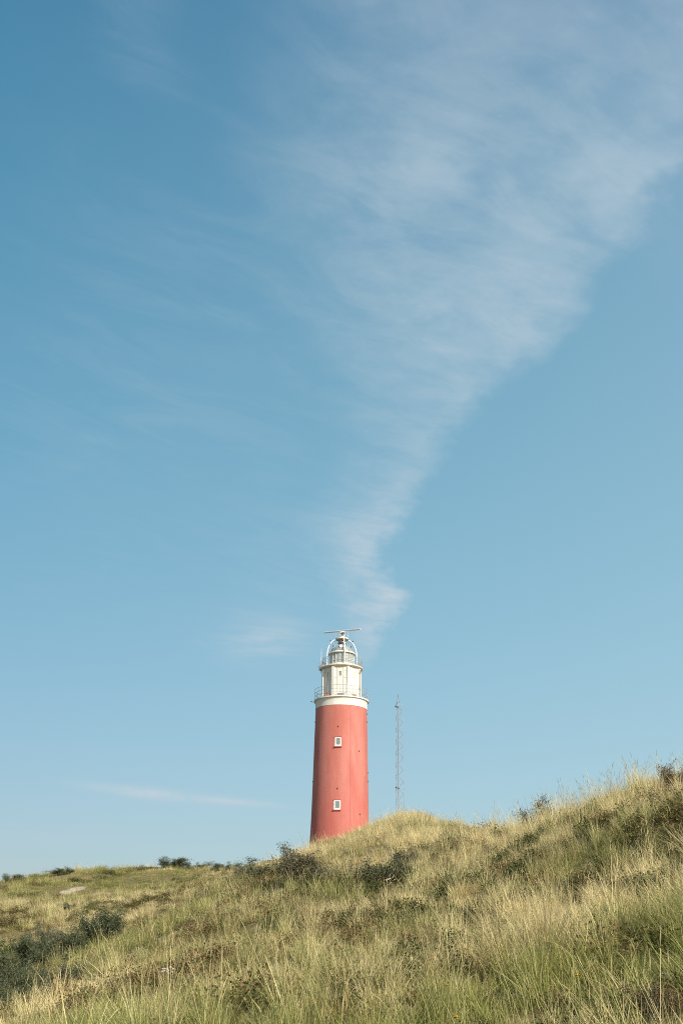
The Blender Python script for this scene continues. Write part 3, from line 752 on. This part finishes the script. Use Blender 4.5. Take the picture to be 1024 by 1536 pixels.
# short sward and thatch under it all, so that no bare soil shows between the tufts
xu, yu, du = cone(4.5, 32, 5.5, .46, r); ku = ~is_far(xu, yu) & (vnoise(xu, yu, 1.6, 71) + r.uniform(-.1, .1, len(xu)) < .6); xu, yu, du = xu[ku], yu[ku], du[ku]; zu_ = height(xu, yu)
x, y, z, d = np.r_[x, xu], np.r_[y, yu], np.r_[z, zu_], np.r_[d, du]
idx = np.r_[idx, r.choice([5, 6, 6, 7, 3], len(xu))]; su = r.uniform(.5, .9, len(xu)); scl = np.r_[scl, np.c_[su, su, su]]
st = np.r_[st, np.clip(straw_of(xu, yu, zu_, du) - .12, -.1, 1.1)]; gone = np.r_[gone, (holef(xu, yu) > .5) & (r.uniform(0, 1, len(xu)) < .6)]
ok = ~gone & ~shrubf(x, y, r) & ~((np.abs(x - bp_[0]) < .5) & (y - bp_[1] > -1.3) & (y - bp_[1] < .5) & (r.uniform(0, 1, len(x)) < .9))
scatter('dune_grass', np.c_[x, y, z][ok], tilt_rot(ok.sum(), .12, .24, r), scl[ok], idx[ok], st[ok], CN, GM, 'long straw and green dune grass covering the near slope', 'grass')
# crest and middle distance
x1, y1, d1 = cone(31, 64, 11, .43, r); x2, y2, d2 = cone(64, 150, 1.6, .42, r)
x, y, d = np.r_[x1, x2], np.r_[y1, y2], np.r_[d1, d2]
hole = holef(x, y); gap = vnoise(x, y, 1.2, 53) * .5 + vnoise(x, y, 2.9, 54) * .5
keep = ~is_far(x, y) & (hole + r.uniform(-.3, .3, len(x)) < .7) & (r.uniform(0, 1, len(x)) < np.clip(.6 + 1.5 * (gap - .3), .6, 1)) & ~shrubf(x, y, r); x, y, d, gap = x[keep], y[keep], d[keep], gap[keep]; z = height(x, y)
cl = vnoise(x, y, 1.3, 51) * .6 + vnoise(x, y, 3.5, 52) * .4 + r.uniform(-.2, .2, len(x))
idx = np.where(cl > .5, r.choice([0, 1, 2, 5], len(x)), np.where(cl > .34, r.choice([0, 1, 1, 3], len(x)), r.choice([3, 4, 1], len(x))))
idx = np.where((gap < .36) & (r.uniform(0, 1, len(x)) < .4), r.choice([3, 4], len(x)), idx)
st = np.clip(straw_of(x, y, z, d) + .06, 0, 1.2)
sc = r.uniform(.5, .85, len(x))
stalk = (x > 6.5) & (r.uniform(0, 1, len(x)) < .3); idx = np.where(stalk, 5, idx); sc = np.where(stalk, sc + .35, sc); scl = np.c_[sc, sc, sc * r.uniform(.8, 1.1, len(x))]
scatter('crest_grass', np.c_[x, y, z], tilt_rot(len(x), .10, .20, r), scl, idx, st, CF, GM, 'pale straw grass thick along the dune crest before the lighthouse', 'grass')
# far dune on the left
x, y, d = cone(19, 125, 5.0, .43, r)
keep = is_far(x, y) & (sandf(x, y) + r.uniform(-.15, .15, len(x)) < .42) & ~shrubf(x, y, r); x, y, d = x[keep], y[keep], d[keep]; z = height(x, y)
cl = vnoise(x, y, 2.2, 61) * .5 + vnoise(x, y, 6.5, 62) * .5
keep = r.uniform(0, 1, len(x)) < .35 + 1.2 * np.clip(cl - .2, 0, 1); x, y, d, z, cl = x[keep], y[keep], d[keep], z[keep], cl[keep]
idx = np.where(cl + r.uniform(-.2, .2, len(x)) > .68, r.choice([0, 2, 1], len(x)), r.choice([3, 4, 4], len(x)))
st = np.clip(.47 + .3 * np.clip((46 - y) / 10, 0, 1) + 1.0 * (vnoise(x, y, 7, 63) - .5) + .6 * (vnoise(x, y, 2.5, 64) - .5), 0, 1.1)
sc = r.uniform(.55, .95, len(x)); scl = np.c_[sc * 1.2, sc * 1.2, sc]
scatter('heath_grass', np.c_[x, y, z], tilt_rot(len(x), .06, .12, r), scl, idx, st, CF, GM, 'short patchy grass on the low dune left of the lighthouse', 'grass')
# leafy undergrowth
x, y, d = cone(5, 48, 6, .46, r)
hole = holef(x, y); ug = vnoise(x, y, 1.6, 71)
keep = ((r.uniform(0, 1, len(x)) < hole * 1.6) | (ug > .58) | (r.uniform(0, 1, len(x)) < .45 * lowf(x, y))) & ~is_far(x, y)
xa, ya, ha = x[keep], y[keep], hole[keep]
x, y, d = cone(22, 118, 1.6, .43, r)
keep = is_far(x, y) & (vnoise(x, y, 4.5, 72) * .6 + vnoise(x, y, 1.5, 73) * .4 > .47) & (sandf(x, y) < .2)
x = np.r_[xa, x[keep]]; y = np.r_[ya, y[keep]]; z = height(x, y)
sc = r.uniform(.7, 1.3, len(x)) * np.where(np.hypot(x, y) > 45, 1.5, np.where(np.hypot(x, y) < 15, .72, 1.0)); scl = np.c_[sc, sc, sc * r.uniform(.7, 1.1, len(x)) * np.where(np.hypot(x, y) > 45, .6, 1.0)]
st = np.clip(.15 + .9 * (vnoise(x, y, 5, 74) - .45) + np.where((x > 2.2) & (y < 11.5), .6, 0), -.1, 1.1)
scatter('undergrowth', np.c_[x, y, z - .03], tilt_rot(len(x), 0, .15, r), scl, r.integers(0, 3, len(x)), st, CL, LM, 'dark low leafy plants in the gaps between grass tufts', 'undergrowth')

# ------------------------------------------------------------------ shrubs
def shrub_mats():
    out = []
    for nm, a, b2, c2 in (('sea_buckthorn_leaves', (.043, .053, .022), (.083, .10, .046), (.175, .185, .105)), ('grey_shrub_leaves', (.085, .095, .05), (.14, .145, .085), (.21, .20, .13)), ('brown_shrub_leaves', (.085, .062, .028), (.14, .10, .04), (.20, .13, .06)), ('dull_olive_leaves', (.062, .062, .032), (.115, .11, .062), (.19, .17, .115))):
        m, nt, b = mat(nm)
        rn = node(nt, 'ShaderNodeAttribute', attribute_name='rnd').outputs['Fac']
        c = mixc(nt, ramp(nt, rn, 0, .6), a, b2); c = mixc(nt, ramp(nt, rn, .6, 1), c, c2)
        lk(nt, c, b.inputs['Base Color']); b.inputs['Roughness'].default_value = .6; b.inputs['Specular IOR Level'].default_value = .25
        tl = node(nt, 'ShaderNodeBsdfTranslucent'); lk(nt, c, tl.inputs[0]); mx = node(nt, 'ShaderNodeMixShader'); mx.inputs[0].default_value = .2
        lk(nt, b.outputs[0], mx.inputs[1]); lk(nt, tl.outputs[0], mx.inputs[2]); lk(nt, mx.outputs[0], nt.nodes['Material Output'].inputs[0]); out.append(m)
    return out
SM = shrub_mats()
BARK = plain('shrub_bark', (.13, .11, .09), .8); TWIG = plain('pale_twigs', (.27, .22, .17), .8); PALEBARK = plain('bleached_wood', (.52, .43, .36), .8)
def shrub_meshes(seed, leaves, bare, leaf_mat, l0=.05, l1=.085):
    """unit bush about 2 m wide and 1.4 m tall: stems forking into twigs, leaves gathered along the twigs"""
    r = np.random.default_rng(seed); q = MB(); pts = []
    for i in range(11):
        a = 2 * math.pi * i / 11 + r.uniform(-.3, .3); ti = r.uniform(.08, 1.15)
        L = r.uniform(.75, 1.15) * (1.2 - .15 * ti); p0 = np.array([math.cos(a), math.sin(a), 0]) * r.uniform(.02, .18) - (0, 0, .1)
        line = [p0]; d = np.array([math.sin(ti) * math.cos(a), math.sin(ti) * math.sin(a), math.cos(ti)])
        for s in range(5):
            d = d + r.normal(0, .16, 3) + (0, 0, .06); d /= np.linalg.norm(d); line.append(line[-1] + d * L / 5)
        q.tube(line, .022, 5, .007)
        for s in range(r.integers(6, 9)):
            k = r.uniform(1.3, 4.9); p = line[int(k)] + (line[min(5, int(k) + 1)] - line[int(k)]) * (k % 1)
            e = d * .6 + r.normal(0, .6, 3) + (0, 0, .25); e /= np.linalg.norm(e); M_ = r.uniform(.2, .48)
            tw = [p, p + e * M_ * .5 + r.normal(0, .02, 3), p + e * M_ + r.normal(0, .04, 3)]
            q.tube(tw, .008, 4, .003)
            if r.uniform() < bare: continue
            for _ in range(10):
                k2 = r.uniform(.2, 1.08); pts.append(p + e * M_ * k2)
        for _ in range(8): pts.append(line[4] + (line[5] - line[4]) * r.uniform(-.3, 1.1))
    pts = np.array(pts); w = r.integers(0, len(pts), leaves)
    pos = pts[w] + r.normal(0, .075, (leaves, 3)); pos[:, 2] = np.abs(pos[:, 2])
    L = r.uniform(l0, l1, leaves)
    V, Fq = leafcloud(pos, r.normal(.35, .6, leaves), L, L * r.uniform(.26, .42, leaves), r)
    tone = r.uniform(0, 1, len(pts))[w] * .55 + r.uniform(0, .45, leaves)
    return mesh_from('foliage', V, Fq, leaf_mat, np.repeat(tone, 4)), q
KINDS = {}
def kind(key, seed, leaves, bare, lm, bark, l0=.05, l1=.085):
    f, q = shrub_meshes(seed, leaves, bare, lm, l0, l1)
    o = q.build('branches', bark, None, True); me_ = o.data; bpy.data.objects.remove(o)
    b_ = np.array([v.co[:] for v in f.vertices]); KINDS[key] = (f, me_, np.percentile(b_[:, 2], 99.7), np.percentile(np.abs(b_[:, 0]), 97) * 2)
kind('dense', 101, 10500, .03, SM[0], BARK); kind('dense_b', 102, 9000, .1, SM[0], BARK); kind('open', 103, 3600, .45, SM[0], BARK)
kind('grey', 104, 5500, .2, SM[1], BARK); kind('brown', 105, 3200, .3, SM[2], BARK); kind('twiggy', 107, 6200, .3, SM[3], TWIG, .045, .08)
kind('sparse', 106, 1700, .45, SM[0], BARK, .04, .07)
def shrub(key, u, vt, wpx, Y, label, group, sink=0.0):
    p = at(u, vt, Y); z = hz(p[0], p[1]) - sink; H = max(.35, p[2] - z); Wd = wpx * Y / F / math.cos(PITCH) * .97
    f, bme, h0, w0 = KINDS[key]
    t = empty('shrub', (p[0], p[1], z)); t.rotation_euler = (0, 0, rng.uniform(0, 6.28))
    t.scale = (Wd / w0, Wd / w0, H / h0)
    for nm, me_ in (('branches', bme), ('foliage', f)):
        c_ = bpy.data.objects.new(nm, me_); COL.objects.link(c_); c_.parent = t
    tag(t, label, 'shrub', group)
for a in SHRUBS: shrub(*a)
# the low brown bramble in the near right corner
p = hit(985, 1497, .2)
f, bme, h0, w0 = KINDS['brown']
t = empty('bramble', (p[0], p[1], hz(p[0], p[1]))); t.scale = (.42, .42, .36)
for nm, me_ in (('branches', bme), ('foliage', f)):
    c_ = bpy.data.objects.new(nm, me_); COL.objects.link(c_); c_.parent = t
tag(t, 'low bramble with brown autumn leaves in the lower right corner', 'bramble')

# bleached dead branch in the crest bush
p = hit(575, 1316, .35); DB = empty('dead_branch', (p[0], p[1] - .3, hz(p[0], p[1]) + .2)); DB.scale = (.36, .36, .36); DB.rotation_euler = (.5, .55, .8)
tag(DB, 'bleached pale dead branch lying in the bush right of the lighthouse', 'branch')
one('limb', lambda q: q.tube([(-.25, -.35, .15), (-.05, -.4, .5), (.1, -.42, .75), (.02, -.4, 1.0)], .05, 6, .02), PALEBARK, DB, True)
one('limb', lambda q: q.tube([(.3, -.38, .1), (.28, -.42, .5), (.42, -.4, .8)], .045, 6, .018), PALEBARK, DB, True)
one('limb', lambda q: q.tube([(-.1, -.4, .45), (-.3, -.42, .7), (-.38, -.4, .78)], .03, 6, .015), PALEBARK, DB, True)

# pale stone and white flower head in the near grass
def rock(u, v, off, sx, name, label):
    p = hit(u, v, off); q = MB(); r = np.random.default_rng(int(u)); vs = []; K_ = 10
    for i in range(5):
        for j in range(K_):
            th = math.pi * (i + .5) / 5; ph = 2 * math.pi * j / K_; k = 1 + r.normal(0, .14)
            vs.append((sx * k * math.sin(th) * math.cos(ph), sx * .7 * k * math.sin(th) * math.sin(ph), sx * .55 * k * math.cos(th)))
    fs = [(i * K_ + j, (i + 1) * K_ + j, (i + 1) * K_ + (j + 1) % K_, i * K_ + (j + 1) % K_) for i in range(4) for j in range(K_)] + [tuple(range(K_)), tuple(range(40, 50))[::-1]]
    q.add(vs, fs); o = q.build(name, plain('pale_stone', (.62, .58, .52), .9), None); o.location = (p[0], p[1], hz(p[0], p[1]) + off + .02)
    tag(o, label, 'stone')
rock(998, 1468, .14, .075, 'stone', 'pale stone showing in the dark gap of grass at the lower right')
YEL = plain('yellow_petals', (.78, .50, .03), .6); STEM = plain('flower_stem', (.12, .15, .05), .7); WHITE = plain('white_petals', (.5, .48, .42), .7)
def flower(u, v, label, hh=.5, white=False):
    p = hit(u, v, hh); g = hz(p[0], p[1]); o = empty('wildflower', (p[0], p[1], g)); r = np.random.default_rng(int(u * 3 + v))
    one('stem', lambda q: q.tube([(0, 0, 0), (.02, 0, hh * .5), (0, 0, hh)], .006, 5), STEM, o)
    q = MB()
    if white:
        for i in range(26):
            c_ = r.normal(0, 1, 3) * (.06, .04, .03) + (0, 0, hh)
            a = r.uniform(0, 6.28); q.box(c_, .03, .022, .02, a)
    else:
        for i in range(9):
            a = 2 * math.pi * i / 9; d_ = np.array([math.cos(a), math.sin(a), .25]); s_ = np.array([-math.sin(a), math.cos(a), 0]) * .011; c_ = np.array([0, 0, hh])
            q.add([c_ + d_ * .004 - s_ * .5, c_ + d_ * .026 - s_, c_ + d_ * .042, c_ + d_ * .026 + s_, c_ + d_ * .004 + s_ * .5], [(0, 1, 2, 3, 4)])
        q.lathe([(.012, hh - .012), (.014, hh + .004), (.004, hh + .014)], 8, cap1=True)
    q.build('petals', WHITE if white else YEL, o)
    tag(o, label, 'flower', None if white else 'tiny yellow flowers in the grass')
for u, v, l in ((965, 1330, 'yellow flower highest up the slope near the right edge'), (799, 1374, 'yellow flower in pale grass right of centre on the slope'), (923, 1411, 'yellow flower at the edge of the big dark gap on the right'),
                (865, 1463, 'yellow flower low on the right half below the dark gap'), (671, 1479, 'yellow flower low in the green grass just right of centre'), (685, 1527, 'yellow flower lowest of all at the bottom edge'), (539, 1413, 'yellow flower near the leaning tuft below the lighthouse')):
    flower(u, v, l)
flower(250, 1455, 'white flower head in the green grass at lower left', .5, True)

# ------------------------------------------------------------------ sun and sky
SUN_AZ, SUN_EL = 144.0, 36.0                            # azimuth clockwise from the direction the camera looks in
sd = np.array([math.sin(R(SUN_AZ)) * math.cos(R(SUN_EL)), math.cos(R(SUN_AZ)) * math.cos(R(SUN_EL)), math.sin(R(SUN_EL))])
sl = bpy.data.lights.new('sun', 'SUN'); sl.energy = 4.8; sl.angle = R(.53); sl.color = (1, .93, .82)
so = bpy.data.objects.new('sun', sl); COL.objects.link(so)
so.rotation_euler = Vector(sd).to_track_quat('Z', 'Y').to_euler()
so.location = (40, -40, 60)

w = bpy.data.worlds.new('World'); S.world = w; w.use_nodes = True
nt = w.node_tree; bg = nt.nodes['Background']
sk = nt.nodes.new('ShaderNodeTexSky'); sk.sky_type = 'NISHITA'; sk.sun_disc = False
sk.sun_elevation = R(SUN_EL); sk.sun_rotation = R(SUN_AZ)
BG = .1; EXPO = .25; OUT = BG * 2 ** EXPO
bg.inputs[1].default_value = BG
dirv = node(nt, 'ShaderNodeTexCoord').outputs['Generated']
sp = node(nt, 'ShaderNodeSeparateXYZ'); lk(nt, dirv, sp.inputs[0])
azn = mth(nt, 'ARCTAN2', sp.outputs[0], sp.outputs[1]); eln = mth(nt, 'ARCSINE', sp.outputs[2])
# clear-sky colour: the sky texture, graded channel by channel
GRADE = [(-0.4789, 0.2301, -0.034, -0.6216, 0.9387), (-0.3691, 0.312, 1.0619, -1.1152, 0.09), (-0.2851, 0.2342, 0.8279, -0.7277, 0.0034)]
sc_ = node(nt, 'ShaderNodeSeparateColor'); lk(nt, sk.outputs[0], sc_.inputs[0])
cc_ = node(nt, 'ShaderNodeCombineColor')
azc = mth(nt, 'MINIMUM', mth(nt, 'MAXIMUM', azn, -.6), .6); elc = mth(nt, 'MINIMUM', mth(nt, 'MAXIMUM', eln, 0.0), 1.0)
for i, (k0, ka, ke, kee, kae) in enumerate(GRADE):
    x = mth(nt, 'POWER', mth(nt, 'MULTIPLY', sc_.outputs[i], BG), .5)
    e = mth(nt, 'ADD', mth(nt, 'MULTIPLY', azc, ka), mth(nt, 'MULTIPLY', elc, ke))
    e = mth(nt, 'ADD', e, mth(nt, 'ADD', mth(nt, 'MULTIPLY', mth(nt, 'MULTIPLY', elc, elc), kee), mth(nt, 'MULTIPLY', mth(nt, 'MULTIPLY', azc, elc), kae)))
    lk(nt, mth(nt, 'DIVIDE', mth(nt, 'MULTIPLY', x, mth(nt, 'EXPONENT', mth(nt, 'ADD', e, k0 + (.055, .055, .05)[i]))), OUT), cc_.inputs[i])
dsun = node(nt, 'ShaderNodeVectorMath', operation='DOT_PRODUCT'); lk(nt, dirv, dsun.inputs[0]); dsun.inputs[1].default_value = tuple(sd)
clear = mixc(nt, ramp(nt, dsun.outputs['Value'], .05, .75), cc_.outputs[0], mixc(nt, 1.0, sk.outputs[0], (1.9, 1.75, 1.5), 'MULTIPLY'))
# cirrus: a broad band that narrows towards the horizon, frayed along its right edge
def azel(u, v):
    d = ray(u, v); return math.atan2(d[0], d[1]), math.asin(d[2])
def curve(points, key):
    nd = nt.nodes.new('ShaderNodeFloatCurve'); cu = nd.mapping.curves[0]
    pts = sorted((e_, k_) for e_, k_ in points)
    while len(cu.points) < len(pts): cu.points.new(.5, .5)
    for q_, (e_, k_) in zip(cu.points, pts): q_.location = (e_, k_); q_.handle_type = 'AUTO'
    nd.mapping.update(); lk(nt, key, nd.inputs[1]); return nd.outputs[0]
warp1 = noise(nt, scaled(nt, dirv, (1, 1, 1.6)), 7, 5, .6); warp2 = noise(nt, scaled(nt, dirv, (1, 1, 1.5), loc=(3, 1, 2)), 30, 5, .65)
azw = mth(nt, 'ADD', azn, mth(nt, 'ADD', mth(nt, 'MULTIPLY', mth(nt, 'SUBTRACT', warp1, .5), mth(nt, 'ADD', mth(nt, 'MULTIPLY', ramp(nt, eln, .25, .7), .10), .03)), mth(nt, 'MULTIPLY', mth(nt, 'SUBTRACT', warp2, .5), .055)))
eN = mth(nt, 'DIVIDE', eln, 1.1)
nrm = lambda pts: [(azel(u, v)[1] / 1.1, min(1, max(0, azel(u, v)[0] + .5))) for u, v in pts]
right = mth(nt, 'SUBTRACT', curve(nrm([(560,1000),(585,960),(600,925),(617,893),(585,855),(603,800),(635,735),(685,655),(752,600),(805,545),(868,480),(918,412),(985,345),(1015,268),(1110,180),(1330,40)]), eN), .5)
left = mth(nt, 'SUBTRACT', curve(nrm([(530,1000),(528,945),(520,900),(515,860),(490,805),(520,745),(555,690),(545,600),(500,520),(460,420),(430,300),(430,200),(430,100),(450,0)]), eN), .5)
softr = ramp(nt, eln, .22, .75); 
mr = ramp(nt, mth(nt, 'SUBTRACT', right, azw), -.006, mth(nt, 'ADD', mth(nt, 'MULTIPLY', softr, .035), .02))
sl_ = mth(nt, 'ADD', mth(nt, 'MULTIPLY', softr, .17), .028)
ml = ramp(nt, mth(nt, 'SUBTRACT', azw, left), mth(nt, 'MULTIPLY', sl_, -.6), sl_)
# fibres drawn out across the band, on a plane overhead so that they shorten towards the horizon
zz = mth(nt, 'MAXIMUM', sp.outputs[2], .06)
cb = node(nt, 'ShaderNodeCombineXYZ'); lk(nt, mth(nt, 'DIVIDE', sp.outputs[0], zz), cb.inputs[0]); lk(nt, mth(nt, 'DIVIDE', sp.outputs[1], zz), cb.inputs[1])
fib = noise(nt, scaled(nt, scaled(nt, cb.outputs[0], (1, 1, 1), (0, 0, R(-38))), (1.3, 2.9, 1)), 2.7, 9, .62, 1.0)
fib2 = noise(nt, scaled(nt, scaled(nt, cb.outputs[0], (1, 1, 1), (0, 0, R(-12)), (4, 2, 0)), (1.2, 3.2, 1)), 3.2, 7, .6, .3)
puff = noise(nt, scaled(nt, dirv, (1, 1, 2.2)), 11, 6, .6)
tex = mth(nt, 'ADD', mth(nt, 'MULTIPLY', ramp(nt, fib, .28, .70), .5), mth(nt, 'MULTIPLY', ramp(nt, fib2, .3, .7), .3))
tex = mth(nt, 'ADD', tex, mth(nt, 'MULTIPLY', ramp(nt, puff, .3, .7), .45))
amp = curve([(azel(520, v)[1] / 1.1, k_) for v, k_ in ((1010, .3), (965, .62), (900, .86), (850, .72), (760, .66), (650, .50), (500, .46), (400, .44), (280, .42), (150, .34), (0, .28))], eN)
dens = mth(nt, 'MULTIPLY', mth(nt, 'MULTIPLY', mr, ml), mth(nt, 'MULTIPLY', mth(nt, 'ADD', mth(nt, 'MULTIPLY', tex, 1.05), .14), amp))
def blob(u, v, su, sv, k_, slope=0.0, n_=None):
    a0, e0 = azel(u, v)
    da = mth(nt, 'SUBTRACT', azw if n_ is None else azn, a0); de = mth(nt, 'SUBTRACT', eln, e0)
    de = mth(nt, 'ADD', de, mth(nt, 'MULTIPLY', da, slope))
    q_ = mth(nt, 'ADD', mth(nt, 'POWER', mth(nt, 'DIVIDE', da, su), 2), mth(nt, 'POWER', mth(nt, 'DIVIDE', de, sv), 2))
    return mth(nt, 'MULTIPLY', mth(nt, 'EXPONENT', mth(nt, 'MULTIPLY', q_, -1)), k_)
veil = mth(nt, 'ADD', mth(nt, 'MULTIPLY', ramp(nt, fib, .35, .75), .7), .15)
extra = [mth(nt, 'MULTIPLY', blob(392, 957, .05, .022, .55), mth(nt, 'ADD', mth(nt, 'MULTIPLY', ramp(nt, fib2, .3, .7), .8), .3)),
         mth(nt, 'MULTIPLY', blob(225, 1190, .050, .0050, 1.2, .085, 1), ramp(nt, puff, .25, .6)), mth(nt, 'MULTIPLY', blob(345, 1202, .045, .003, .7, .06, 1), ramp(nt, puff, .25, .6)),
         mth(nt, 'MULTIPLY', blob(100, 1258, .05, .004, .15, .0, 1), 1.0), mth(nt, 'MULTIPLY', blob(350, 420, .22, .20, .13), veil), mth(nt, 'MULTIPLY', blob(200, 650, .16, .15, .10), veil), mth(nt, 'MULTIPLY', blob(450, 870, .06, .06, .14), veil), mth(nt, 'MULTIPLY', blob(230, 20, .05, .06, .2), veil),
         mth(nt, 'MULTIPLY', blob(990, 320, .03, .05, .16), veil)]
for e in extra: dens = mth(nt, 'ADD', dens, e)
dens = mth(nt, 'MINIMUM', dens, .9)
CLOUD = tuple(x_ / OUT for x_ in (.53, .635, .705))
lk(nt, mixc(nt, dens, clear, CLOUD), bg.inputs[0])

# ------------------------------------------------------------------ output
S.view_settings.view_transform = 'Standard'; S.view_settings.look = 'None'; S.view_settings.exposure = EXPO; S.view_settings.gamma = 1.0
S.render.engine = 'CYCLES'
S.cycles.max_bounces = 6; S.cycles.diffuse_bounces = 3; S.cycles.transparent_max_bounces = 8
S.cycles.use_denoising = False
S.cycles.pixel_filter_type = 'BLACKMAN_HARRIS'; S.cycles.filter_width = 1.05
